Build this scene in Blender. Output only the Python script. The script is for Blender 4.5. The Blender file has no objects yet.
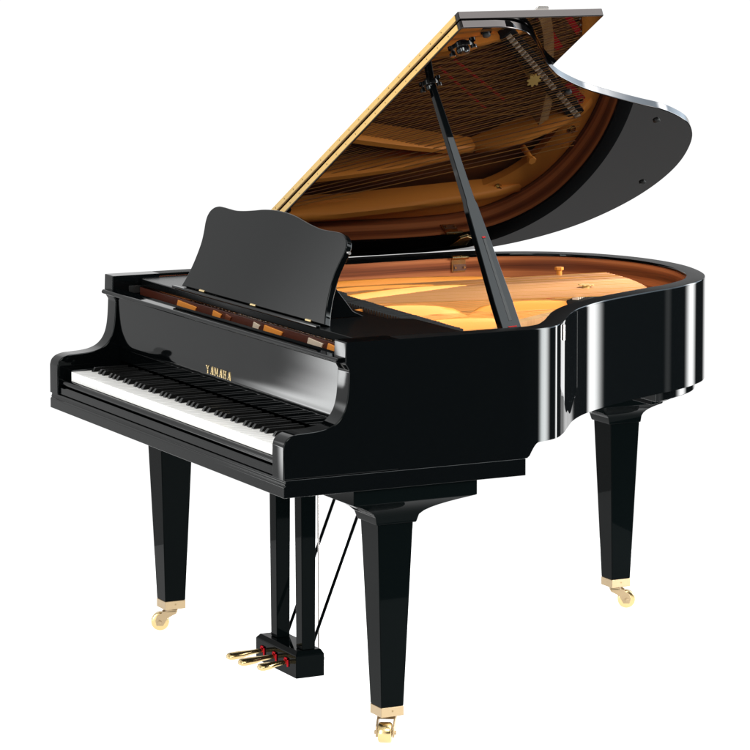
import bpy, bmesh, math, random
from mathutils import Vector, Matrix
random.seed(7)
S = bpy.context.scene
C = S.collection
R = math.radians
W = 1.49          # width of the case
ZT = 0.985        # top of the rim

# ------------------------------------------------------------------ materials
def mat(name, base, rough=.4, metal=0., ior=1.5, coat=0., spec=.5):
    m = bpy.data.materials.new(name); m.use_nodes = True
    b = m.node_tree.nodes['Principled BSDF']
    b.inputs['Base Color'].default_value = (*base, 1)
    b.inputs['Roughness'].default_value = rough
    b.inputs['Metallic'].default_value = metal
    b.inputs['IOR'].default_value = ior
    b.inputs['Specular IOR Level'].default_value = spec; b.inputs['Specular Tint'].default_value = (.93, 1, 1, 1) if 'black' in name else (1, 1, 1, 1)
    b.inputs['Coat Weight'].default_value = coat
    b.inputs['Coat Roughness'].default_value = .03
    return m

def bumpy(m, scale, strength, dist=.001, detail=2., stretch=(1, 1, 1)):
    nt = m.node_tree; N = nt.nodes; L = nt.links
    tc = N.new('ShaderNodeTexCoord'); mp = N.new('ShaderNodeMapping')
    mp.inputs['Scale'].default_value = stretch
    no = N.new('ShaderNodeTexNoise'); no.inputs['Scale'].default_value = scale; no.inputs['Detail'].default_value = detail
    bu = N.new('ShaderNodeBump'); bu.inputs['Strength'].default_value = strength; bu.inputs['Distance'].default_value = dist
    L.new(tc.outputs['Object'], mp.inputs[0]); L.new(mp.outputs[0], no.inputs['Vector'])
    L.new(no.outputs['Fac'], bu.inputs['Height']); L.new(bu.outputs[0], N['Principled BSDF'].inputs['Normal'])
    return m

def rough_noise(m, scale, lo, hi):
    nt = m.node_tree; N = nt.nodes; L = nt.links
    tc = N.new('ShaderNodeTexCoord'); no = N.new('ShaderNodeTexNoise')
    no.inputs['Scale'].default_value = scale; no.inputs['Detail'].default_value = 5
    mr = N.new('ShaderNodeMapRange'); mr.inputs['To Min'].default_value = lo; mr.inputs['To Max'].default_value = hi
    L.new(tc.outputs['Object'], no.inputs['Vector']); L.new(no.outputs['Fac'], mr.inputs['Value'])
    L.new(mr.outputs[0], N['Principled BSDF'].inputs['Roughness'])
    return m

def wood(name, c1, c2, c3, stretch, rough=.35, spec=.35, scale=1.):
    m = mat(name, c1, rough, spec=spec)
    nt = m.node_tree; N = nt.nodes; L = nt.links
    tc = N.new('ShaderNodeTexCoord'); mp = N.new('ShaderNodeMapping'); mp.inputs['Scale'].default_value = stretch
    n1 = N.new('ShaderNodeTexNoise'); n1.inputs['Scale'].default_value = scale; n1.inputs['Detail'].default_value = 6; n1.inputs['Roughness'].default_value = .62
    n1.inputs['Distortion'].default_value = .35
    cr = N.new('ShaderNodeValToRGB'); e = cr.color_ramp.elements
    e[0].position = .36; e[0].color = (*c3, 1); e[1].position = .62; e[1].color = (*c1, 1)
    k = e.new(.5); k.color = (*c2, 1)
    L.new(tc.outputs['Object'], mp.inputs[0]); L.new(mp.outputs[0], n1.inputs['Vector'])
    L.new(n1.outputs['Fac'], cr.inputs[0]); L.new(cr.outputs[0], N['Principled BSDF'].inputs['Base Color'])
    return m

LACQ = bumpy(mat('black polyester lacquer', (.0012, .0016, .0018), .015, ior=1.26), 3.0, .03, .0006, 1)
rough_noise(LACQ, 5, .008, .05)
LEGM = bumpy(mat('black lacquer on the legs', (.0012, .0020, .0021), .03, ior=1.10), 4.0, .03, .0006, 1)
LIDM = bumpy(mat('black mirror lacquer of the lid', (.0012, .0012, .0013), .006, ior=1.46), 2.0, .02, .0006, 1)
FLAPM = LIDM
VENEER = wood('striped mahogany veneer', (.50, .175, .062), (.29, .085, .030), (.085, .022, .010), (.55, .55, 46), .3, .4)
SBOARD = wood('spruce soundboard', (.20, .068, .018), (.15, .048, .013), (.10, .030, .009), (30, 1.2, 1), .35, .4)
LIDM.node_tree.nodes['Principled BSDF'].inputs['Specular Tint'].default_value = (1, .89, .84, 1)
GOLD = rough_noise(bumpy(mat('bronze gold plate paint', (.80, .29, .042), .5, .08, spec=.3), 220, .25, .0008), 12, .45, .6)
BRASS = rough_noise(mat('polished brass', (.66, .50, .24), .2, 1.), 60, .14, .30)
YBRASS = rough_noise(mat('yellow brass strip', (.86, .56, .17), .35, .25), 90, .28, .42)
PALEBRASS = rough_noise(mat('satin pale brass', (.41, .305, .175), .35, .6), 80, .3, .45)
STEEL = mat('string steel', (.62, .60, .57), .28, 1.)
WIRE = mat('warm string wire', (.50, .235, .062), .5, .8)  # gold that the steel strings would mirror is put into their colour
EDGEM = mat('satin black edge', (.003, .003, .003), .42, ior=1.12)
SATIN = mat('satin black shelf', (.003, .0034, .0036), .22, ior=1.15)
COPPER = mat('copper string winding', (.60, .30, .16), .35, 1.)
PIN = mat('blued tuning pin', (.42, .40, .38), .25, 1.)
FELT = bumpy(mat('red felt', (.52, .012, .02), .95, spec=.1), 600, .5, .001)
DFELT = bumpy(mat('dark red felt', (.20, .012, .012), .95, spec=.1), 600, .5, .001)
PFELT = bumpy(mat('pale damper felt', (.62, .52, .40), .95, spec=.1), 600, .5, .001)
IVORY = mat('white key plastic', (.90, .90, .875), .16, spec=.5)
EBONY = bumpy(mat('satin black key', (.004, .004, .004), .22, ior=1.45), 250, .05, .0003)
DARK = mat('matt black paint', (.004, .004, .004), .6, spec=.3)
RUBBER = mat('black rubber', (.006, .006, .006), .5, spec=.3)
MAPLE = wood('maple bridge', (.55, .33, .15), (.48, .27, .11), (.38, .2, .08), (2, 20, 2), .5, .3)
ROD = mat('nickel rod', (.34, .32, .30), .3, 1.)

# ------------------------------------------------------------------ helpers
ROOT_LOC = Vector((W/2, .85, 0))
root = bpy.data.objects.new('grand_piano', None); C.objects.link(root)
root.location = ROOT_LOC; root.empty_display_size = .3
root['label'] = 'polished black grand piano with raised lid and music desk on a white floor'
root['category'] = 'grand piano'

def link(name, me, m, parent=root, bevel=0., seg=2, smooth=True, angle=35, label=None):
    o = bpy.data.objects.new(name, me); C.objects.link(o)
    if m:
        for x in (m if isinstance(m, (list, tuple)) else [m]): me.materials.append(x)
    o.parent = parent
    if parent is root: o.matrix_parent_inverse = Matrix.Translation(-ROOT_LOC)
    if smooth:
        me.polygons.foreach_set('use_smooth', [True]*len(me.polygons))
        if hasattr(me, 'set_sharp_from_angle'): me.set_sharp_from_angle(angle=R(angle))
    if bevel:
        b = o.modifiers.new('bevel', 'BEVEL'); b.width = bevel; b.segments = seg
        b.limit_method = 'ANGLE'; b.angle_limit = R(35); b.harden_normals = True
    if label: o['label'] = label
    return o

def obj(name, bm, m, parent=root, **k):
    bmesh.ops.recalc_face_normals(bm, faces=bm.faces[:])
    me = bpy.data.meshes.new(name); bm.to_mesh(me); bm.free()
    return link(name, me, m, parent, **k)

def box(bm, x0, x1, y0, y1, z0, z1):
    v = [bm.verts.new(p) for p in ((x0,y0,z0),(x1,y0,z0),(x1,y1,z0),(x0,y1,z0),(x0,y0,z1),(x1,y0,z1),(x1,y1,z1),(x0,y1,z1))]
    for f in ((0,3,2,1),(4,5,6,7),(0,1,5,4),(1,2,6,5),(2,3,7,6),(3,0,4,7)): bm.faces.new([v[i] for i in f])
    return v

def prism(bm, pts, f0, f1):
    """closed outline pts, f0/f1 map a 2-D point to the two ends"""
    a = [bm.verts.new(f0(p)) for p in pts]; b = [bm.verts.new(f1(p)) for p in pts]
    n = len(pts)
    bm.faces.new(a); bm.faces.new(b[::-1])
    for i in range(n): bm.faces.new((a[i], a[(i+1) % n], b[(i+1) % n], b[i]))

def tube(bm, pts, r, n=8, cap=True):
    """swept tube; r number or list"""
    pts = [Vector(p) for p in pts]
    rings = []
    for i, p in enumerate(pts):
        d = (pts[min(i+1, len(pts)-1)] - pts[max(i-1, 0)]).normalized()
        u = d.cross(Vector((0, 0, 1)))
        if u.length < 1e-3: u = Vector((1, 0, 0))
        u.normalize(); w = d.cross(u)
        rr = r[i] if isinstance(r, (list, tuple)) else r
        rings.append([bm.verts.new(p + (u*math.cos(2*math.pi*k/n) + w*math.sin(2*math.pi*k/n))*rr) for k in range(n)])
    for a, b in zip(rings, rings[1:]):
        for k in range(n): bm.faces.new((a[k], a[(k+1) % n], b[(k+1) % n], b[k]))
    if cap: bm.faces.new(rings[0][::-1]); bm.faces.new(rings[-1])

def loft(bm, rings):
    vs = [[bm.verts.new(p) for p in r] for r in rings]
    n = len(rings[0])
    for a, b in zip(vs, vs[1:]):
        for k in range(n): bm.faces.new((a[k], a[(k+1) % n], b[(k+1) % n], b[k]))
    bm.faces.new(vs[0][::-1]); bm.faces.new(vs[-1])

def spline(P, n=8):
    P = [Vector(p) for p in P]; out = []
    for i in range(len(P)-1):
        p0 = P[max(i-1, 0)]; p1 = P[i]; p2 = P[i+1]; p3 = P[min(i+2, len(P)-1)]
        # centripetal-like tangents
        def tan(a, b, c):
            d1 = (b-a).length or 1e-6; d2 = (c-b).length or 1e-6
            return ((b-a)/d1*d2 + (c-b)/d2*d1)/(d1+d2)
        m1 = tan(p0, p1, p2) if i > 0 else (p2-p1)/max((p2-p1).length, 1e-6)
        m2 = tan(p1, p2, p3) if i < len(P)-2 else (p2-p1)/max((p2-p1).length, 1e-6)
        L = (p2-p1).length
        for k in range(n):
            t = k/n; t2 = t*t; t3 = t2*t
            out.append(p1*(2*t3-3*t2+1) + m1*L*(t3-2*t2+t) + p2*(-2*t3+3*t2) + m2*L*(t3-t2))
    out.append(P[-1]); return out

def offset(line, d):
    out = []
    for i, p in enumerate(line):
        t = (line[min(i+1, len(line)-1)] - line[max(i-1, 0)]).normalized()
        out.append(p + Vector((-t.y, t.x))*d)   # left of travel = inside for our outline
    return out

# ------------------------------------------------------------------ outline of the case (plan)
CURVE = [(W, .30), (W, .45), (W, .60), (W, .655), (1.484, .695), (1.462, .742), (1.41, .793), (1.335, .850), (1.255, .912), (1.192, .975),
         (1.140, 1.043), (1.094, 1.115), (1.056, 1.188), (1.02, 1.262), (.985, 1.338), (.952, 1.412), (.910, 1.480), (.860, 1.542),
         (.780, 1.602), (.665, 1.650), (.555, 1.674), (.445, 1.676), (.335, 1.657), (.235, 1.617), (.150, 1.560), (.085, 1.485),
         (.035, 1.39), (.008, 1.28), (0, 1.17), (0, .9), (0, .6), (0, .30)]
OUT = spline(CURVE, 8)

# ------------------------------------------------------------------ rim
def rim_bottom(p):
    if p.y < .652: return .672
    if p.y < .684 and p.x > 1.4:
        t = (p.y-.652)/.032; return .672 + .036*math.sin(t*math.pi/2)
    if p.y < .684: return .672 + .036*((p.y-.652)/.032)
    return .708
bm = bmesh.new()
inn = offset(OUT, .038)
prof = []
CH = .0035
for p, q in zip(OUT, inn):
    d = (q-p).normalized(); zb = rim_bottom(p)
    prof.append([(p.x, p.y, zb), (p.x, p.y, zb+.002), (p.x, p.y, ZT-CH-.002), (p.x, p.y, ZT-CH), (p.x+d.x*CH*.3, p.y+d.y*CH*.3, ZT-CH*.3), (p.x+d.x*CH, p.y+d.y*CH, ZT),
                 (q.x+d.x*.0125, q.y+d.y*.0125, ZT-.0008), (q.x+d.x*.0135, q.y+d.y*.0135, ZT-.003), (q.x+d.x*.0135, q.y+d.y*.0135, .9768), (q.x, q.y, .9768), (q.x, q.y, zb)])
loft(bm, prof)
ri = obj('rim', bm, [LACQ, EDGEM], angle=30)
for f in ri.data.polygons:
    if f.normal.z > .85: f.material_index = 1

bm = bmesh.new()
a = offset(OUT, .0385); b = offset(OUT, .052)
loft(bm, [[(p.x, p.y, .86), (p.x, p.y, .9765), (q.x, q.y, .9765), (q.x, q.y, .86)] for p, q in zip(a, b)])
obj('inner_rim', bm, VENEER, angle=30, label='striped reddish brown wood inside the rim')

# ------------------------------------------------------------------ arms (front ends of the case sides)
ap = [(.300, .985), (.165, .985), (.1625, .982), (.161, .938), (.164, .930), (.171, .918), (.170, .895), (.168, .866), (.165, .845), (.158, .822),
      (.148, .806), (.134, .794), (.115, .786), (.090, .7815), (.060, .7795), (.030, .777), (.014, .771), (.004, .761), (.0, .748), (.0, .6722), (.300, .6722)]
head = ap[:2]; body = ap[2:18]; tail = ap[18:]
sm = [(v.x, v.y) for v in spline(ap[5:19], 4)]
ap2 = ap[:5] + sm + ap[19:]
for x0, x1 in ((0, .058), (W-.064, W)):
    bm = bmesh.new()
    prism(bm, ap2, lambda p: (x0, p[0], p[1]), lambda p: (x1, p[0], p[1]))
    bmesh.ops.recalc_face_normals(bm, faces=bm.faces[:])
    E = [e for e in bm.edges if min(v.co.y for v in e.verts) < .299 and e.calc_face_angle(0) > R(35) and abs(e.verts[0].co.x-e.verts[1].co.x) < .001 and max(v.co.z for v in e.verts) < .984]
    bmesh.ops.bevel(bm, geom=E, offset=.0035, segments=3, affect='EDGES', profile=.5)
    ao = obj('arm', bm, LACQ); wn = ao.modifiers.new('normals', 'WEIGHTED_NORMAL'); wn.keep_sharp = True; wn.weight = 100
    bm = bmesh.new()       # key block beside the keyboard
    xa, xb = (.060, .1045) if x0 == 0 else (1.3845, W-.066)
    box(bm, xa, xb, .024, .165, .692, .743)
    obj('key_block', bm, LACQ, bevel=.003)

# ------------------------------------------------------------------ key bed and key slip
bm = bmesh.new()
kp = [(.0, .630), (.0, .656), (.004, .659), (.002, .662), (.0045, .665), (.0045, .6715), (.644, .6715), (.644, .630)]
prism(bm, kp, lambda p: (.003, p[0], p[1]), lambda p: (W+.001, p[0], p[1]))
obj('key_bed', bm, LACQ, bevel=.0015)
bm = bmesh.new()
sp = [(.009, .6722), (.009, .6725), (.006, .675), (.006, .691), (.009, .694), (.022, .6945), (.06, .6945), (.06, .6722)]
prism(bm, sp, lambda p: (.0585, p[0], p[1]), lambda p: (W-.0645, p[0], p[1]))
obj('key_slip', bm, LACQ, bevel=.001)
bm = bmesh.new()
rp = [(.018+.009*math.cos(t), .7045+.009*math.sin(t)) for t in [i*math.pi/7 for i in range(14)]]
prism(bm, rp, lambda p: (.0585, p[0], p[1]), lambda p: (W-.0645, p[0], p[1]))
obj('key_rail', bm, LACQ)
bm = bmesh.new(); box(bm, .107, 1.383, .030, .20, .695, .7128)
obj('key_frame', bm, DARK)

# ------------------------------------------------------------------ keyboard
KX0, KX1 = .1065, 1.3825
kw = (KX1-KX0)/52
bm = bmesh.new(); box(bm, .0004, kw-.0004, .021, .172, .7140, .7395)
wk = obj('white_key', bm, IVORY, bevel=.0008, seg=2)
bm = bmesh.new()
bw = .0105/2*1.04
loft(bm, [[(-bw-.0008, .070, .7392), (bw+.0008, .070, .7392), (bw+.0008, .174, .7392), (-bw-.0008, .174, .7392)],
          [(-bw, .0725, .7455), (bw, .0725, .7455), (bw, .174, .7455), (-bw, .174, .7455)],
          [(-bw+.0008, .0785, .7515), (bw-.0008, .0785, .7515), (bw-.0008, .174, .7515), (-bw+.0008, .174, .7515)]])
bk = obj('black_key', bm, EBONY, bevel=.001, seg=2)
# wk/bk meshes are in case coordinates, copies are only shifted along x
first = {'w': True, 'b': True}
def put(src, x, dz, key):
    if first[key]:
        o = src; first[key] = False
    else:
        o = src.copy(); C.objects.link(o)
    o.location = (x, 0, dz)
names = 'ABCDEFG'
for i in range(52):
    put(wk, KX0+i*kw, random.uniform(-.0001, .0001), 'w')
    n = names[i % 7]
    if n in 'ACDFG' and i < 51:
        sh = {'C': -.0012, 'D': .0012, 'F': -.0016, 'G': 0, 'A': .0016}[n]
        put(bk, KX0+(i+1)*kw+sh, random.uniform(-.0001, .0001), 'b')

# ------------------------------------------------------------------ fallboard, name, front rail
bm = bmesh.new()
fp = [(v.x, v.y) for v in spline([(.1760, .931), (.1763, .90), (.1766, .87), (.1766, .84), (.1762, .815), (.1750, .797)], 4)]
fp = fp + [(.176, .789), (.192, .789), (.192, .931)]
prism(bm, fp, lambda p: (.0592, p[0], p[1]), lambda p: (W-.0652, p[0], p[1]))
fb = obj('fallboard', bm, LACQ, bevel=.0015)
bm = bmesh.new(); box(bm, .062, W-.068, .1795, .190, .754, .7885)
obj('name_board', bm, LACQ, bevel=.001)
bm = bmesh.new()
rr = [(.150, .9335), (.1465, .9365), (.1462, .941), (.150, .9455), (.192, .9475), (.192, .9335)]
prism(bm, rr, lambda p: (.016, p[0], p[1]), lambda p: (W-.020, p[0], p[1]))
obj('front_rail', bm, LACQ, bevel=.003, seg=3)

# brass lettering, six condensed serif capitals
def bar(bm, x0, z0, x1, z1, w, y=.0):
    d = Vector((x1-x0, z1-z0)); n = Vector((-d.y, d.x)).normalized()*w/2
    q = [(x0+n.x, z0+n.y), (x1+n.x, z1+n.y), (x1-n.x, z1-n.y), (x0-n.x, z0-n.y)]
    prism(bm, q, lambda p: (p[0], y, p[1]), lambda p: (p[0], y+.0018, p[1]))
def letter(bm, ch, x, z, w, h, y):
    th, tn, s = .0042, .0018, .0016
    B = lambda a, b, c, d, t: bar(bm, x+a*w, z+b*h, x+c*w, z+d*h, t, y)
    def serif(cx, top, half=.24):
        zz = z+h-s/2 if top else z+s/2
        bar(bm, x+(cx-half)*w, zz, x+(cx+half)*w, zz, s, y-.00012)
    if ch == 'Y':
        B(.14, 1, .5, .46, th); B(.86, 1, .5, .46, tn); B(.5, .5, .5, 0, th); serif(.12, 1); serif(.88, 1, .18); serif(.5, 0)
    if ch == 'A':
        B(.12, 0, .5, 1, tn); B(.5, 1, .86, 0, th); B(.27, .33, .75, .33, tn); serif(.12, 0, .2); serif(.86, 0)
    if ch == 'M':
        B(.08, 0, .08, 1, tn); B(.10, 1, .5, .12, th*.85); B(.5, .12, .9, 1, tn); B(.92, 0, .92, 1, th)
        serif(.08, 0, .17); serif(.92, 0, .2); serif(.06, 1, .14); serif(.94, 1, .16)
    if ch == 'H':
        B(.18, 0, .18, 1, .0036); B(.82, 0, .82, 1, .0036); B(.18, .5, .82, .5, .0032)
        for cx in (.18, .82): serif(cx, 0); serif(cx, 1)
bm = bmesh.new()
xs = .655
for i, ch in enumerate('YAMAHA'):
    w = .0180 if ch != 'M' else .0215
    letter(bm, ch, xs, .8005, w, .0200, .1745); xs += w+.0078
obj('lettering', bm, BRASS, parent=fb, smooth=False, label='small gold capital letters across the fallboard')

# ------------------------------------------------------------------ music shelf and desk
bm = bmesh.new()
shp = [(.085, .236), (W-.075, .236), (W-.060, .246), (W-.054, .262), (W-.054, .526), (1.135, .526), (1.10, .470), (.39, .470), (.355, .526), (.054, .526), (.054, .262), (.060, .246)]
prism(bm, shp, lambda p: (p[0], p[1], .9560), lambda p: (p[0], p[1], .9765))
shelf = obj('music_shelf', bm, SATIN, bevel=.004, seg=3)
bm = bmesh.new(); box(bm, .30, 1.185, .232, .243, .977, .9835)
obj('desk_ledge', bm, LACQ, parent=shelf, bevel=.002)
TL = R(20)
half = [(.436, 0), (.424, .022), (.412, .053), (.404, .090), (.402, .128), (.409, .158), (.4165, .180), (.417, .198), (.409, .212), (.394, .222),
        (.372, .228), (.335, .2295), (.298, .2285), (.258, .228), (.215, .231), (.155, .238), (.10, .2455), (.05, .2495), (0, .251)]
hs = spline(half, 5)
dp = [(v.x, v.y) for v in hs] + [(-v.x, v.y) for v in hs[:-1][::-1]]
def dpos(p, d):   # d = distance behind the front face
    return (.742+p[0], .258+p[1]*math.sin(TL)+d*math.cos(TL), .9815+p[1]*math.cos(TL)-d*math.sin(TL))
bm = bmesh.new(); prism(bm, dp, lambda p: dpos(p, 0), lambda p: dpos(p, .017))
desk = obj('music_desk', bm, LACQ, bevel=.006, seg=4)
for dx in (-.30, 0.02, .345):
    bm = bmesh.new(); tube(bm, [(.742+dx-.016, .260, .9815), (.742+dx+.016, .260, .9815)], .0042, 10)
    obj('hinge', bm, BRASS, parent=desk)
for sx in (-.30, .30):
    bm = bmesh.new()
    q = [(.305, .9775), (.43, .9775), (.40, .992), (.335, 1.075), (.326, 1.075)]
    prism(bm, q, lambda p: (.742+sx-.006, p[0], p[1]), lambda p: (.742+sx+.006, p[0], p[1]))
    obj('desk_brace', bm, LACQ, parent=desk, bevel=.0015)
bm = bmesh.new(); tube(bm, [dpos((.419, .186), .008), dpos((.430, .186), .008)], .004, 10)
obj('desk_pin', bm, STEEL, parent=desk)
for x0, x1 in ((.0525, .0585), (W-.0595, W-.0525)):
    bm = bmesh.new(); box(bm, x0, x1, .21, .30, .935, .956)
    obj('shelf_runner', bm, DARK, bevel=.001)

# ------------------------------------------------------------------ belly: soundboard, plate, bridges
def fill(line, z0, z1, name, m, **k):
    bm = bmesh.new()
    prism(bm, [(p.x, p.y) for p in line], lambda p: (p[0], p[1], z0), lambda p: (p[0], p[1], z1))
    return obj(name, bm, m, **k)
INB = offset(OUT, .0525)
fill([p for p in INB], .842, .852, 'soundboard', SBOARD)
bm = bmesh.new(); box(bm, .055, W-.067, .300, .316, .72, .841)
obj('belly_rail', bm, DARK)
for (x0, y0, x1, y1) in ((.06, .62, 1.41, .62), (.30, .64, .42, 1.60), (.70, .64, .60, 1.58), (1.15, .64, .72, 1.52)):
    bm = bmesh.new()
    d = Vector((x1-x0, y1-y0)); n = Vector((-d.y, d.x)).normalized()*.035
    prism(bm, [(x0+n.x, y0+n.y), (x1+n.x, y1+n.y), (x1-n.x, y1-n.y), (x0-n.x, y0-n.y)], lambda p: (p[0], p[1], .700), lambda p: (p[0], p[1], .80))
    obj('back_beam', bm, DARK)

# iron plate: flange ring that follows the case, wide web at the front, treble corner
EDGE = offset(OUT, .058)
INE = offset(OUT, .125)
bm = bmesh.new()
ring = []
for i, (p, q) in enumerate(zip(EDGE, INE)):
    if p.y < .34: continue
    f = 1.0 + .15*max(0, min(1, (.75-p.x)/.2))*(1 if p.y > .6 else 0) if p.x < .75 else 1.0
    if p.x > 1.1 and p.y < .9: f = 1.55          # wide treble corner
    q = p + (q-p)*f
    if q.y < .50 and False: continue
    m_ = p + (q-p)*.82
    ring.append([(p.x, p.y, .868), (p.x, p.y, .896), (p.x+(q.x-p.x)*.1, p.y+(q.y-p.y)*.1, .901), (m_.x, m_.y, .901), (q.x, q.y, .893), (q.x, q.y, .868)])
loft(bm, ring)
obj('iron_plate', bm, GOLD, angle=40, label='gold painted iron plate')
bm = bmesh.new()
web = [(v.x, v.y) for v in spline([(.60, .95), (.615, 1.03), (.64, 1.12), (.668, 1.20), (.706, 1.275), (.70, 1.335), (.76, 1.36), (.86, 1.30), (.93, 1.18), (.97, 1.05), (.93, .93), (.80, .86), (.66, .87), (.60, .95)], 6)][:-1]
prism(bm, web, lambda p: (p[0], p[1], .868), lambda p: (p[0], p[1], .901))
obj('plate_web', bm, GOLD, bevel=.006, seg=3)
for (x, y, r_) in ((.717, 1.173, .017),):
    bm = bmesh.new(); tube(bm, [(x, y, .899), (x, y, .9022)], r_, 24); obj('plate_hole', bm, DARK)
bm = bmesh.new()
wb = [(.062, .215), (W-.070, .215), (W-.070, .52), (1.25, .50), (.62, .475), (.42, .52), (.062, .56)]
prism(bm, wb, lambda p: (p[0], p[1], .862), lambda p: (p[0], p[1], .898))
obj('pin_field', bm, GOLD, bevel=.006, seg=3)

def strut(a, b, w0, w1, h0, h1, zb=.896):
    bm = bmesh.new(); a = Vector(a); b = Vector(b); d = b-a; n = Vector((-d.y, d.x)).normalized()
    rings = []
    K = 10
    for k in range(K+1):
        t = k/K; c = a+d*t; w = w0+(w1-w0)*t
        arch = math.sin(math.pi*min(1, max(0, t*1.02)))**.35 if 0 < t < 1 else 0
        h = (h0+(h1-h0)*t)*max(arch, .12)
        e = n*w/2
        rings.append([(c.x-e.x*1.25, c.y-e.y*1.25, zb-.03), (c.x-e.x, c.y-e.y, zb+h*.75), (c.x-e.x*.5, c.y-e.y*.5, zb+h), (c.x+e.x*.5, c.y+e.y*.5, zb+h), (c.x+e.x, c.y+e.y, zb+h*.75), (c.x+e.x*1.25, c.y+e.y*1.25, zb-.03)])
    loft(bm, rings)
    return obj('plate_strut', bm, GOLD, angle=50)
strut((.085, .50), (.15, 1.46), .036, .030, .046, .040)
strut((.45, .50), (.300, 1.262), .030, .026, .050, .05)
strut((.300, 1.262), (.455, 1.60), .026, .030, .050, .046)
strut((.22, .52), (.288, 1.22), .026, .024, .044, .044)
strut((.70, .46), (.66, .93), .022, .022, .052, .045)
strut((.97, .48), (.95, .98), .022, .022, .050, .042)
strut((1.22, .49), (1.16, .90), .020, .020, .046, .038)
bm = bmesh.new(); box(bm, .062, W-.070, .2405, .2475, .885, .951)
obj('pin_block', bm, mat('dark pin block wood', (.07, .018, .010), .3), bevel=.001)
for (x0, x1, m_) in ((.30, .44, GOLD), (.53, .60, GOLD), (.61, .66, VENEER), (.78, .835, PFELT), (.845, .97, GOLD), (1.10, 1.20, PFELT), (1.21, 1.30, GOLD), (1.34, 1.415, DFELT)):  # coloured pieces stand for the broken reflections in the slot under the desk
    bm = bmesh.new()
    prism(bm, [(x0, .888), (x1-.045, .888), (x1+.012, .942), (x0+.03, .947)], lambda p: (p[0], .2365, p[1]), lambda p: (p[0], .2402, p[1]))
    obj('slot_reflection_piece', bm, m_, bevel=.0012)
for (x, y, r_) in ((.69, 1.02, .022), (.80, .98, .026), (.80, 1.12, .022), (.76, 1.25, .020), (.88, 1.12, .016)):
    bm = bmesh.new(); tube(bm, [(x, y, .899), (x, y, .9024)], r_, 24); obj('plate_hole', bm, DARK)
    bm = bmesh.new()
    ra = [(x+(r_+.005)*math.cos(t), y+(r_+.005)*math.sin(t), .9045) for t in [2*math.pi*q_/24 for q_ in range(25)]]
    tube(bm, ra, .0035, 8, cap=False); obj('hole_rim', bm, GOLD)
strut((.66, .93), (.72, 1.30), .016, .016, .040, .036)
strut((.95, .98), (.80, 1.33), .016, .016, .036, .030)
for (x, y) in ((.12, .62), (.115, .90), (.12, 1.15), (.155, 1.38), (.36, 1.56), (1.36, .58), (1.24, .80), (1.08, 1.02), (.98, 1.20)):
    bm = bmesh.new(); tube(bm, [(x, y, .900), (x, y, .912)], .009, 6); tube(bm, [(x, y, .8995), (x, y, .9035)], .014, 16); obj('plate_bolt', bm, BRASS)
# capo bar over the treble strings
bm = bmesh.new()
loft(bm, [[(x, .505-.0*x, .915), (x, .512, .945), (x, .535, .947), (x, .548, .915)] for x in (.73, .9, 1.1, 1.3, 1.40)])
obj('capo_bar', bm, GOLD, bevel=.004)
# hitch rail and bridges
REAR = spline([(1.345, .685), (1.27, .775), (1.17, .86), (1.085, .95), (1.02, 1.05), (.96, 1.15), (.915, 1.26), (.865, 1.36), (.79, 1.44), (.68, 1.495), (.55, 1.53), (.42, 1.545)], 10)
def along(line, t):
    f = t*(len(line)-1); i = min(int(f), len(line)-2); return line[i].lerp(line[i+1], f-i)
bm = bmesh.new()
br = offset(REAR, .105)
loft(bm, [[(p.x-.012, p.y-.012, .852), (p.x-.012, p.y-.012, .927), (p.x+.012, p.y+.012, .927), (p.x+.012, p.y+.012, .852)] for p in br])
obj('long_bridge', bm, MAPLE, angle=40)
bm = bmesh.new()
BA = Vector((.728, 1.222)); BB = Vector((.430, 1.545)); BD = (BB-BA).normalized(); BN = Vector((-BD.y, BD.x))
prism(bm, [tuple(BA+BN*.024), tuple(BB+BN*.024), tuple(BB-BN*.024), tuple(BA-BN*.024)], lambda p: (p[0], p[1], .852), lambda p: (p[0], p[1], .932))
bbo = obj('bass_bridge', bm, DARK, bevel=.003, label='black bridge with a row of pale felt blocks')  # bridge shaped and coloured as the damper row mirrored in the lid
for k in range(26):
    if k == 17: continue
    c = BA+BD*((BB-BA).length*(k+.5)/26); h1 = BD*.0040; h2 = BN*.0085
    bm = bmesh.new(); prism(bm, [tuple(c-h1-h2), tuple(c+h1-h2), tuple(c+h1+h2), tuple(c-h1+h2)], lambda p: (p[0], p[1], .9325), lambda p: (p[0], p[1], .9405))
    obj('bridge_block', bm, PFELT, parent=bbo, bevel=.001)

# ------------------------------------------------------------------ strings and tuning pins
strings = []   # (points, radius, material)
pins = []
NT = 60
for k in range(NT):
    t = k/(NT-1)
    if any(abs(t-g) < .009 for g in (.17, .44, .73)): pass
    fx = 1.385-.935*t
    for j in (-1, 0, 1):
        tt = min(1, max(0, t + j*.0045))
        e = along(REAR, tt)
        a = Vector((fx+j*.0042, .455))
        pin = Vector((fx+j*.0055+.002, .395-.042*(j+1)-.012*(k % 2)))
        strings.append(([(pin.x, pin.y, .914), (a.x, a.y, .9175), (e.x, e.y, .906)], .00055+.0002*t, WIRE))
        pins.append(pin)
for k in range(28):
    s = k/27
    fx = .095+.315*s
    e = Vector((.335+.47*s, 1.555-.115*s*s-.02*s))
    for j in ((0,) if k < 9 else (-1, 1)):
        a = Vector((fx+j*.003, .50)); pin = Vector((fx+j*.004, .42-.03*(j+1)-.015*(k % 2)))
        strings.append(([(pin.x, pin.y, .916), (a.x, a.y, .922), (e.x+j*.004, e.y, .946)], .0015-.0007*s, COPPER))
        pins.append(pin)
def split(n, total):
    step = total/n; return set(int(i*step) for i in range(n))
pick = split(100, len(strings))
rest = bmesh.new()
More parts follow.
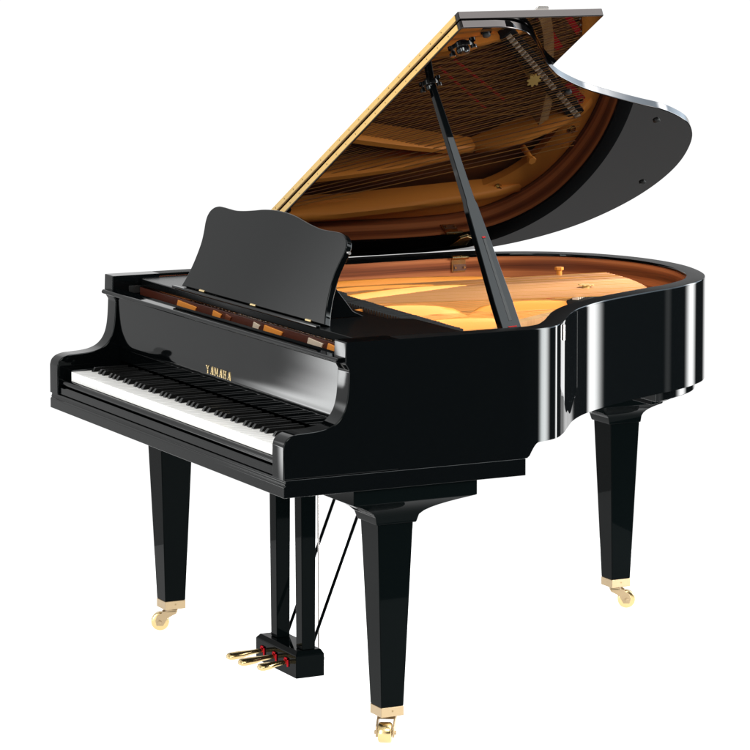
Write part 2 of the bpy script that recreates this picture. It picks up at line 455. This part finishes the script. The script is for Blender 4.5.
for i, (pts, r, m) in enumerate(strings):
    if i in pick:
        bm = bmesh.new(); tube(bm, pts, r, 6); obj('string', bm, m)
    else: tube(rest, pts, r, 6)
o = obj('strings', rest, WIRE); o['kind'] = 'stuff'
def pin_mesh(bm, p):
    tube(bm, [(p.x, p.y, .897), (p.x, p.y, .930)], .0033, 8)
    tube(bm, [(p.x, p.y, .911), (p.x, p.y, .918)], .0044, 8)
rest = bmesh.new(); proto = None
for i, p in enumerate(pins):
    if i in pick:
        if proto is None:
            bm = bmesh.new(); pin_mesh(bm, Vector((0, 0))); proto = obj('tuning_pin', bm, PIN); q = proto
        else:
            q = proto.copy(); C.objects.link(q)
        q.location = (p.x, p.y, 0)
    else: pin_mesh(rest, p)
o = obj('tuning_pins', rest, PIN); o['kind'] = 'stuff'

hp = bmesh.new()
for k in range(0, 60):
    e = along(REAR, k/59); c = Vector((e.x, e.y))
    bm = bmesh.new(); tube(bm, [(c.x, c.y, .898), (c.x, c.y, .913)], .0028, 8); obj('hitch_pin', bm, STEEL)
hp.free()
# dampers: black heads with pale felt, in one slanting row
dproto = None
for k in range(64):
    t = k/63
    x = .115+1.06*t
    y = .655-.045*t + (.02 if x < .42 else 0)
    if dproto is None:
        bm = bmesh.new(); box(bm, -.0045, .0045, -.030, .030, .934, .949); tube(bm, [(0, .0, .86), (0, .0, .935)], .0013, 6)
        dproto = obj('damper', bm, DARK, bevel=.0012)
        bm = bmesh.new(); box(bm, -.005, .005, -.026, .026, .921, .9335)
        df = obj('damper_felt', bm, PFELT, parent=dproto)
        d = dproto
    else:
        d = dproto.copy(); C.objects.link(d); f = df.copy(); C.objects.link(f); f.parent = d
    d.location = (x, y, random.uniform(-.0006, .0006))
# red felt strips woven by the strings
for (a, b, w) in (((.47, .505), (1.38, .530), .018), ((.10, .545), (.42, .53), .018), ((.735, 1.335), (.600, 1.455), .022), ((.775, 1.385), (.655, 1.50), .018), ((.72, 1.43), (.78, 1.36), .018), ((.625, 1.10), (.48, 1.30), .007), ((.60, 1.06), (.45, 1.25), .006), ((.53, 1.49), (.47, 1.56), .018), ((.47, 1.56), (.44, 1.50), .016), ((.96, 1.06), (1.12, .85), .028)):
    bm = bmesh.new(); a = Vector(a); b = Vector(b); d = b-a; n = Vector((-d.y, d.x)).normalized()*w/2
    K = max(6, int(d.length/.03)); rings = []
    for i in range(K+1):
        c = a+d*i/K; z = .9065 if a.y > .6 else .9045
        rings.append([(c.x-n.x, c.y-n.y, z-.003), (c.x-n.x, c.y-n.y, z+.002), (c.x+n.x, c.y+n.y, z+.002), (c.x+n.x, c.y+n.y, z-.003)])
    loft(bm, rings); obj('felt_strip', bm, FELT)
# round cast openings in the tail of the plate read as dark holes; maker's rosette on the soundboard
for (x, y, r) in ((1.352, .60, .020), (.30, 1.56, .012), (.62, 1.585, .012)):
    bm = bmesh.new()
    tube(bm, [(x, y, .8995), (x, y, .9030)], [r, r*.92], 24); obj('plate_bolt', bm, DARK if r > .015 else GOLD, bevel=.001)
bm = bmesh.new()
n = 48
pts = [(.578+(.019+.004*math.cos(8*t))*math.cos(t), 1.345+(.019+.004*math.cos(8*t))*math.sin(t)) for t in [2*math.pi*i/n for i in range(n)]]
prism(bm, pts, lambda p: (p[0], p[1], .9495), lambda p: (p[0], p[1], .9515))
tube(bm, [(.578, 1.345, .85), (.578, 1.345, .9493)], .010, 16)
obj('rosette', bm, YBRASS, smooth=False)

# ------------------------------------------------------------------ lid
TH = .4945
HZ = .990
def lp(u, y, h=0):    # point on the open lid: u from the hinge, h above the underside
    return (u*math.cos(TH)-h*math.sin(TH), y, HZ+u*math.sin(TH)+h*math.cos(TH))
YF = .5575
lo = offset(spline(CURVE, 8), -.013)
# straighten: keep the part behind the front edge, close on the hinge line
pts = []
for p in lo:
    if p.y < YF or (p.x < .0): continue
    pts.append((p.x, p.y))
pts = [(W+.013-.004, YF), (W+.013, YF+.004)] + [q for q in pts if q[0] <= W+.0131] + [(0.0, YF)]
# the lid's treble edge runs straight a little further before it curves
clean = [pts[0]]
for q in pts[1:]:
    if (Vector(q)-Vector(clean[-1])).length > .003: clean.append(q)
LT = .021
bm = bmesh.new(); prism(bm, clean, lambda p: lp(p[0], p[1], 0), lambda p: lp(p[0], p[1], LT))
lid = obj('lid', bm, LIDM, bevel=.0022, seg=2, angle=30)
bm = bmesh.new()
fl = [(0, YF), (W+.013, YF), (W+.013, .963), (0, .963)]
prism(bm, fl, lambda p: lp(p[0], p[1], LT+.003), lambda p: lp(p[0], p[1], LT+.024))
flap = obj('lid_flap', bm, LIDM, parent=lid, bevel=.0022, seg=2, label='front flap of the lid folded back on top')
for h0 in (.0035, LT+.0070):
    bm = bmesh.new()
    q = [(.012, h0), (W-.006, h0), (W-.006, h0+.0145), (.012, h0+.0145)]
    prism(bm, q, lambda p: lp(p[0], YF-.0016, p[1]), lambda p: lp(p[0], YF+.0005, p[1]))
    hs_ = obj('hinge_strip', bm, YBRASS, parent=lid, smooth=False)
bm = bmesh.new()
K = 46
for i in range(K):
    u0 = .012+(W-.018)*i/K; u1 = .012+(W-.018)*(i+.96)/K
    tube(bm, [lp(u0, YF-.002, LT+.0035), lp(u1, YF-.002, LT+.0035)], .0021, 8)
obj('hinge_knuckles', bm, mat('dark brass', (.45, .30, .12), .35, .9), parent=lid)
SCR = mat('screw brass', (.30, .20, .08), .4, .8)
for i in range(22):
    for h0 in (.0108, LT+.0143):
        u = .04+(W-.08)*(i+(.3 if h0 > .02 else .75))/22
        bm = bmesh.new(); tube(bm, [lp(u, YF-.0012, h0), lp(u, YF-.0024, h0)], .0017, 8); obj('hinge_screw', bm, SCR, parent=lid)
for (u, y) in ((.455, 1.632), (.893, 1.44), (1.462, .645), (1.10, 1.06)):
    bm = bmesh.new(); tube(bm, [lp(u, y, .001), lp(u, y, -.004), lp(u, y, -.006)], [.010, .010, .007], 20)
    obj('rubber_bumper', bm, RUBBER, parent=lid)
# lid prop cups
for (u, y, s) in ((1.392, .612, 1.), (1.178, .622, .8)):
    bm = bmesh.new()
    tube(bm, [lp(u, y, .001), lp(u, y, -.006)], .030*s, 24)
    tube(bm, [lp(u, y, -.006), lp(u, y, -.015), lp(u, y, -.018)], [.017*s, .015*s, .008*s], 20)
    tube(bm, [lp(u-.024*s, y-.018*s, -.005), lp(u-.024*s, y-.018*s, -.014)], .008*s, 14)
    tube(bm, [lp(u+.024*s, y+.018*s, -.005), lp(u+.024*s, y+.018*s, -.014)], .008*s, 14)
    obj('prop_cup', bm, mat('black cast cup', (.004, .004, .004), .12, spec=.5), parent=lid, bevel=.001)
# clasp on the flap edge
bm = bmesh.new()
hz = LT+.024
q = [(.770, 0), (.822, 0), (.822, .017), (.792, .019), (.785, .010)]
prism(bm, [(W+.013, .0)]*0 or q, lambda p: lp(W-.006+p[1]*.55, p[0], hz+p[1]*.9), lambda p: lp(W-.026+p[1]*.55, p[0], hz+p[1]*.9))
obj('flap_clasp', bm, STEEL, parent=flap, bevel=.0015)
# hinges between lid and bass side
def lid_hinge(y):
    bm = bmesh.new(); x = .0555
    box(bm, x-.0028, x+.0012, y-.026, y+.026, .935, .975)
    h = obj('lid_hinge', bm, BRASS, bevel=.0015)
    bm = bmesh.new(); box(bm, x+.0014, x+.0022, y-.020, y+.020, .940, .958); obj('hinge_inset', bm, mat('dark hinge inset', (.12, .05, .025), .4), parent=h)
    bm = bmesh.new(); tube(bm, [(x+.002, y-.026, .9775), (x+.002, y+.026, .9775)], .0062, 14); obj('hinge_barrel', bm, BRASS, parent=h)
    bm = bmesh.new()
    q = [(.050, -.026), (.105, -.018), (.118, 0), (.105, .018), (.050, .026)]
    prism(bm, q, lambda p: lp(p[0], y+p[1], -.0005), lambda p: lp(p[0], y+p[1], -.0045)); obj('hinge_leaf', bm, BRASS, parent=h, bevel=.001)
    bm = bmesh.new()
    for dy in (-.014, .014): tube(bm, [(x+.001, y+dy, .949), (x+.0042, y+dy, .949)], .0038, 12)
    obj('hinge_screw', bm, BRASS, parent=h)
    return h
lid_hinge(1.232)
lid_hinge(.72)
# hinge moulding along the bass side
bm = bmesh.new()
ha = [p for p in offset(OUT, .002) if p.x < .022 and p.y > .5]; hb = [q for p, q in zip(offset(OUT, .002), offset(OUT, .013)) if p.x < .022 and p.y > .5]
loft(bm, [[(p.x, p.y, .9851), (p.x, p.y, .9898), (q.x, q.y, .9898), (q.x, q.y, .9851)] for p, q in zip(ha, hb)])
obj('hinge_moulding', bm, EDGEM)

# ------------------------------------------------------------------ prop stick
A = Vector((1.404, .648, .972)); Bp = Vector((1.046, .622, 1.545))
dv = (Bp-A).normalized(); side = Vector((0, 1, 0)); side = (side-dv*side.dot(dv)).normalized(); nn = dv.cross(side).normalized()
if nn.x < 0: nn = -nn
def ring(c, w, t): return [tuple(c-side*w-nn*t), tuple(c+side*w-nn*t), tuple(c+side*w+nn*t), tuple(c-side*w+nn*t)]
bm = bmesh.new()
L0 = (Bp-A).length
loft(bm, [ring(A+dv*L0*f, w, t) for f, w, t in ((0, .0265, .012), (.1, .026, .012), (.3, .0205, .0115), (.5, .015, .011), (.52, .0125, .0105), (.75, .010, .010), (1, .0075, .008))])
prop = obj('prop_stick', bm, LACQ, bevel=.002, seg=2)
bm = bmesh.new()
loft(bm, [ring(A+dv*L0*f+nn*.0118+side*.002, w, .0008) for f, w in ((.03, .0042), (.36, .0032))])
obj('short_prop', bm, DARK, parent=prop)
bm = bmesh.new()
loft(bm, [ring(A+dv*L0*f+nn*.0120+side*.002, .0045, .0010) for f in (.362, .368)])
loft(bm, [ring(A+dv*L0*f+nn*.0120+side*.002, .012, .0012) for f in (.004, .008)])
obj('prop_felt', bm, DFELT, parent=prop)
bm = bmesh.new()
box(bm, 1.385, 1.425, .618, .680, .9425, .962)
pb = obj('prop_bracket', bm, BRASS, bevel=.002)
bm = bmesh.new(); tube(bm, [(1.405, .612, .972), (1.405, .686, .972)], .006, 12); obj('pivot', bm, BRASS, parent=pb)
bm = bmesh.new()
box(bm, 1.405, 1.43, .700, .775, .945, .972)
st = obj('prop_rest', bm, FELT, bevel=.003, seg=2, label='red felt covered rest beside the prop stick')
bm = bmesh.new(); tube(bm, [(1.418, .702, .9755), (1.418, .776, .9755)], .005, 12); tube(bm, [(1.41, .79, .94), (1.41, .79, .978)], .008, 14)
obj('catch', bm, STEEL, parent=st)
# tall brass bolt on the plate behind the stick
bm = bmesh.new(); tube(bm, [(.30, 1.42, .90), (.30, 1.42, .955), (.30, 1.42, .957)], [.009, .008, .008], 16); tube(bm, [(.30, 1.42, .957), (.30, 1.42, .966)], .013, 6)
obj('plate_bolt', bm, GOLD, bevel=.001)

# ------------------------------------------------------------------ legs
def caster(parent, cx, cy, ang, off=.030):
    """ang: direction in which the wheel trails"""
    d = Vector((math.cos(ang), math.sin(ang), 0)); s = Vector((-d.y, d.x, 0)); up = Vector((0, 0, 1))
    c = Vector((cx, cy, 0)); w = c+d*off; r = .0250; hw = .0165
    bm = bmesh.new(); N = 32
    prof_ = [(-hw, .010), (-hw, r*.80), (-hw*.92, r*.93), (-hw*.7, r), (hw*.7, r), (hw*.92, r*.93), (hw, r*.80), (hw, .010)]
    rings = []
    for (a_, rr_) in prof_:
        rings.append([tuple(w+s*a_+up*r+(d*math.cos(2*math.pi*k/N)+up*math.sin(2*math.pi*k/N))*rr_) for k in range(N)])
    loft(bm, rings)
    obj('caster_wheel', bm, BRASS, parent=parent, angle=40)
    bm = bmesh.new()
    for sg in (-1, 1):
        q = [(off-.009, r-.010), (off+.009, r-.010), (off+.012, r+.004), (off+.008, r+.016), (off-.012, r+.030), (-.006, .0595), (-.016, .0595), (-.016, .050), (off-.022, r+.012)]
        e0 = s*sg*(hw+.0018); e1 = s*sg*(hw+.0060)
        prism(bm, q, lambda p: tuple(c+d*p[0]+up*p[1]+e0), lambda p: tuple(c+d*p[0]+up*p[1]+e1))
    q = [(-.018, .0535), (off-.014, .0535), (off-.022, .0605), (-.018, .0605)]
    e = hw+.0060
    prism(bm, q, lambda p: tuple(c+d*p[0]+up*p[1]-s*e), lambda p: tuple(c+d*p[0]+up*p[1]+s*e))
    tube(bm, [tuple(w+up*r-s*(hw+.010)), tuple(w+up*r+s*(hw+.010))], .0048, 12)
    tube(bm, [tuple(c+up*.0606), tuple(c+up*.0640)], .013, 16)
    obj('caster_fork', bm, PALEBRASS, parent=parent, bevel=.0008)

def leg(cx, cy, ang, reach, top, label):
    bm = bmesh.new()
    def sq(h, z): return [(cx-h, cy-h, z), (cx+h, cy-h, z), (cx+h, cy+h, z), (cx-h, cy+h, z)]
    loft(bm, [sq(.0300, .086), sq(.0470, .535)])
    l = obj('leg', bm, LEGM, bevel=.0022, seg=2, label=label)
    bm = bmesh.new()
    (xa, xb, ya, yb) = reach
    def rect(f, z, h=.0475):
        return [(cx-h-(xa-h)*f, cy-h-(ya-h)*f, z), (cx+h+(xb-h)*f, cy-h-(ya-h)*f, z), (cx+h+(xb-h)*f, cy+h+(yb-h)*f, z), (cx-h-(xa-h)*f, cy+h+(yb-h)*f, z)]
    rings = [rect(.04, .5345), rect(.055, .538)]
    for k in range(1, 9):
        t = k/8; rings.append(rect(.055+.945*(1-math.cos(t*math.pi/2))**.82, .538+.056*t**.62))
    rings += [rect(1, top)]
    loft(bm, rings)
    obj('leg_block', bm, LEGM, parent=l, bevel=.0015, angle=25)
    bm = bmesh.new(); box(bm, cx-.0305, cx+.0305, cy-.0305, cy+.0305, .0625, .0858)
    obj('ferrule', bm, PALEBRASS, parent=l, bevel=.0015)
    bm = bmesh.new(); 
    tube(bm, [(cx+.0300, cy, .076), (cx+.0312, cy, .076)], .0020, 10)
    obj('screw', bm, mat('ferrule screw', (.3, .22, .1), .4, .9), parent=l)
    caster(l, cx, cy, ang)
    return l
AZR = 1.089             # picture-right direction on the floor
leg(.0904, .3142, AZR+math.pi, (.085, .13, .13, .13), .6295, None)
leg(1.3996, .3142, -.60, (.24, .085, .13, .20), .6295, None)
leg(.4152, 1.5424, AZR, (.11, .11, .16, .085), .660, None)

# frame plate under the tail which carries the rear leg
tl = [p for p in offset(OUT, .026) if p.y > 1.33]
tl = [(p.x, p.y) for p in tl]
bm = bmesh.new(); prism(bm, tl, lambda p: (p[0], p[1], .680), lambda p: (p[0], p[1], .7205))
obj('tail_block', bm, LACQ, bevel=.002)
tl = [(p.x, p.y) for p in offset(OUT, .075) if p.y > 1.36]
bm = bmesh.new(); prism(bm, tl, lambda p: (p[0], p[1], .661), lambda p: (p[0], p[1], .6795))
obj('tail_block', bm, LEGM, bevel=.002)

# ------------------------------------------------------------------ pedal lyre
lyre = bpy.data.objects.new('pedal_lyre', None); C.objects.link(lyre); lyre.parent = root; lyre.location = (.745-ROOT_LOC.x, .37-ROOT_LOC.y, 0)
LY = Vector((.745, .37, 0))
def lobj(name, bm, m, **k):
    bmesh.ops.translate(bm, verts=bm.verts[:], vec=-LY)
    return obj(name, bm, m, parent=lyre, **k)
bm = bmesh.new()
bx = [(.622, .868, .325, .405, .030), (.622, .868, .325, .405, .088), (.632, .858, .333, .400, .099)]
loft(bm, [[(a0, c0, z), (a1, c0, z), (a1, c1, z), (a0, c1, z)] for a0, a1, c0, c1, z in bx])
lobj('pedal_box', bm, LEGM, bevel=.002)
for x in (.6835, .8355):
    bm = bmesh.new()
    loft(bm, [[(x-h, .3675-h, z), (x+h, .3675-h, z), (x+h, .3675+h, z), (x-h, .3675+h, z)] for h, z in ((.0185, .0992), (.0215, .6295))])
    lobj('lyre_post', bm, LEGM, bevel=.002)
bm = bmesh.new(); box(bm, .60, .92, .335, .40, .6005, .6297)
lobj('lyre_plate', bm, LEGM, bevel=.002)
for i, x in enumerate((.668, .741, .812)):
    bm = bmesh.new(); ls = (.97, .97, .76)[i]
    # y, z, half width, half thickness
    P = [(.3255, .0625, .0065, .0055), (.305, .0622, .0072, .0060), (.285, .0608, .0095, .0066), (.266, .0590, .0135, .0088), (.250, .0580, .0165, .0098),
         (.236, .0572, .0172, .0098), (.226, .0567, .0155, .0085), (.2205, .0562, .0100, .0055)]
    rings = []
    for (y, z, w, t) in P:
        y = .3255-(.3255-y)*ls
        rings.append([(x+w*math.cos(2*math.pi*k/14), y, z+t*math.copysign(abs(math.sin(2*math.pi*k/14))**.8, math.sin(2*math.pi*k/14))) for k in range(14)])
    loft(bm, rings)
    lobj('pedal', bm, BRASS, angle=60)
    bm = bmesh.new()
    for (xa, xb, za, zb) in ((x-.0105, x-.0075, .056, .074), (x+.0075, x+.0105, .052, .074), (x-.0105, x+.0105, .070, .074)):
        box(bm, xa, xb, .3215, .3245, za, zb)
    lobj('pedal_felt', bm, FELT)
for x in (.672, .822):
    bm = bmesh.new(); tube(bm, [(x, .392, .1), (x, .605, .6295)], .0042, 10); lobj('lyre_brace', bm, LEGM)
for x in (.688, .706, .737):
    bm = bmesh.new(); tube(bm, [(x, .452, .045), (x, .452, .6295)], .0022, 8); lobj('pedal_rod', bm, ROD)
bm = bmesh.new(); box(bm, .69, .75, .4055, .462, .040, .0475); lobj('rod_lever', bm, DARK)

# ------------------------------------------------------------------ floor: white sheet, translucent so the added lamp below washes out shadows
m = bpy.data.materials.new('white translucent acrylic'); m.use_nodes = True
nt = m.node_tree; N = nt.nodes; N.clear()
out = N.new('ShaderNodeOutputMaterial'); mx = N.new('ShaderNodeMixShader'); mx.inputs[0].default_value = .8
df_ = N.new('ShaderNodeBsdfDiffuse'); df_.inputs[0].default_value = (.92, .92, .92, 1)
tr = N.new('ShaderNodeBsdfTranslucent'); tr.inputs[0].default_value = (.95, .95, .95, 1)
nt.links.new(df_.outputs[0], mx.inputs[1]); nt.links.new(tr.outputs[0], mx.inputs[2]); nt.links.new(mx.outputs[0], out.inputs[0])
bm = bmesh.new(); vs = [bm.verts.new(p) for p in ((-.85, -1.0, 0), (2.5, -1.0, 0), (2.5, 2.0, 0), (-.85, 2.0, 0))]; bm.faces.new(vs)
me = bpy.data.meshes.new('floor'); bm.to_mesh(me); bm.free(); me.materials.append(m)
fo = bpy.data.objects.new('floor', me); C.objects.link(fo); fo['kind'] = 'structure'

# ------------------------------------------------------------------ lamps
def area(name, loc, aim, sx, sy, radiance, col=(1, 1, 1), soft=None):
    l = bpy.data.lights.new(name, 'AREA'); l.shape = 'RECTANGLE'; l.size = sx; l.size_y = sy
    l.energy = radiance*math.pi*sx*sy*1.0 ; l.color = col
    o = bpy.data.objects.new(name, l); C.objects.link(o); o.location = loc
    o.rotation_euler = (Vector(aim)-Vector(loc)).to_track_quat('-Z', 'Y').to_euler()
    if soft:      # softbox whose brightness falls off towards its two upright edges
        l.use_nodes = True; nt = l.node_tree; N = nt.nodes; L = nt.links
        em = N['Emission']; g = N.new('ShaderNodeNewGeometry'); sp_ = N.new('ShaderNodeSeparateXYZ'); L.new(g.outputs['Parametric'], sp_.inputs[0])
        out_ = None
        for (a, b) in soft:
            mr = N.new('ShaderNodeMapRange'); mr.interpolation_type = 'SMOOTHSTEP'
            mr.inputs['From Min'].default_value = a; mr.inputs['From Max'].default_value = b; L.new(sp_.outputs['X'], mr.inputs['Value'])
            if out_ is None: out_ = mr.outputs[0]
            else:
                mu = N.new('ShaderNodeMath'); mu.operation = 'MULTIPLY'; L.new(out_, mu.inputs[0]); L.new(mr.outputs[0], mu.inputs[1]); out_ = mu.outputs[0]
        L.new(out_, em.inputs['Strength'])
    return o
area('floor_whitening_lamp', (.825, .5, -.12), (.825, .5, 0), 3.6, 3.25, 1.5)  # added beneath the sheet so the floor stays white and shadowless
def az(cx, cy, a, d, z): return (cx+d*math.cos(R(a)), cy+d*math.sin(R(a)), z)
area('strip_lamp', az(W, .70, 64, 12, 2.2), (W, .7, .9), 8.0, 12, 34, soft=((0, .35), (1, .5)))
area('strip_lamp_tail', az(1.0, 1.2, 100, 12, 1.2), (1.0, 1.2, .9), 2.7, 10, 14, soft=((0, .6), (1, .6)))
area('interior_fill_lamp', az(.9, .8, -22, 5.5, 4.4), (.7, .8, .9), 2.2, 2.2, 15, (1, .97, .93))  # fill added to brighten the inside of the case
area('front_strip_lamp', az(1.4, .3, -62, 10, 2), (1.4, .3, .9), 1.3, 7, 14)
area('overhead_lamp', (3.9, 3.0, 5.0), (1.2, .7, 1.1), 3.0, 2.6, 7, (.95, .97, 1))
area('top_lamp', (2.1, 2.7, 6.2), (1.49, .4, 1), 2.6, 3.6, 9)
area('lid_edge_softbox', (-.2, 9.4, 3.9), (1.1, 1.1, 1.2), 13, 5.0, 3.6, (.72, .86, 1), soft=((0, .3), (1, .7)))  # wide bluish softbox added for the pale curved edge of the lid

# ------------------------------------------------------------------ studio surroundings (world)
w = bpy.data.worlds.new('World'); S.world = w; w.use_nodes = True
nt = w.node_tree; N = nt.nodes; L = nt.links; N.clear()
out = N.new('ShaderNodeOutputWorld'); bg = N.new('ShaderNodeBackground'); L.new(bg.outputs[0], out.inputs[0])
tc = N.new('ShaderNodeTexCoord'); sx = N.new('ShaderNodeSeparateXYZ'); L.new(tc.outputs['Generated'], sx.inputs[0])
def M(op, a, b=None):
    n = N.new('ShaderNodeMath'); n.operation = op
    for i, v in enumerate((a, b)):
        if v is None: continue
        if isinstance(v, (int, float)): n.inputs[i].default_value = v
        else: L.new(v, n.inputs[i])
    return n.outputs[0]
def SS(v, a, b):
    n = N.new('ShaderNodeMapRange'); n.interpolation_type = 'SMOOTHSTEP'
    n.inputs['From Min'].default_value = a; n.inputs['From Max'].default_value = b; L.new(v, n.inputs['Value']); return n.outputs['Result']
AZ = M('MULTIPLY', M('ARCTAN2', sx.outputs['Y'], sx.outputs['X']), 57.29578)
EL = M('MULTIPLY', M('ARCSINE', sx.outputs['Z']), 57.29578)
dark = M('MULTIPLY', SS(AZ, -40, -22), M('SUBTRACT', 1, SS(AZ, 124, 134)))
nadir = M('SUBTRACT', 1, SS(EL, -28, -18))
patch = M('MULTIPLY', M('MULTIPLY', SS(AZ, -155.0, -153.7), M('SUBTRACT', 1, SS(AZ, -153.0, -152.5))), M('MULTIPLY', SS(EL, -11.0, -9.6), M('SUBTRACT', 1, SS(EL, -6.5, -4))))  # bright spot added to the world for the sheen on the fallboard's right end
v = M('SUBTRACT', 1.06, M('MULTIPLY', nadir, .80))
v = M('MULTIPLY', v, M('SUBTRACT', 1, M('MULTIPLY', dark, .985)))
front = M('MAXIMUM', M('SUBTRACT', 1, SS(AZ, -80, -60)), SS(AZ, 169, 178))
v = M('MULTIPLY', v, M('SUBTRACT', 1, M('MULTIPLY', front, .28)))
desk_glow = M('MULTIPLY', M('MULTIPLY', SS(AZ, -156.5, -152.5), M('SUBTRACT', 1, SS(AZ, -148, -140))), M('MULTIPLY', SS(EL, 2, 7), M('SUBTRACT', 1, SS(EL, 14, 22))))  # glow added to the world to lighten the desk towards its right side
v = M('ADD', v, M('MULTIPLY', desk_glow, 2.4))
v = M('ADD', v, M('MULTIPLY', patch, 9))
L.new(v, bg.inputs['Strength']); bg.inputs['Color'].default_value = (1, 1, 1, 1)

# ------------------------------------------------------------------ camera (shift lens, level with the photograph)
cam = bpy.data.cameras.new('camera'); co = bpy.data.objects.new('camera', cam); C.objects.link(co)
cx, cy, cz, yaw, pitch, f, px, py = 8.41149, -3.25017, 2.09130, 1.08899537, -.0936067, 3334.82, 424.611, 179.705
co.location = (cx, cy, cz); co.rotation_euler = (math.pi/2+pitch, 0, yaw)
cam.sensor_width = 36; cam.lens = f/750*36
cam.shift_x = (375-px)/750; cam.shift_y = (py-375)/750
cam.clip_end = 200
S.camera = co
S.view_settings.view_transform = 'Standard'; S.view_settings.look = 'None'; S.view_settings.exposure = 0; S.view_settings.gamma = 1
S.render.engine = 'CYCLES'
S.cycles.max_bounces = 10; S.cycles.glossy_bounces = 6
S.render.resolution_x = 1024; S.render.resolution_y = 1024
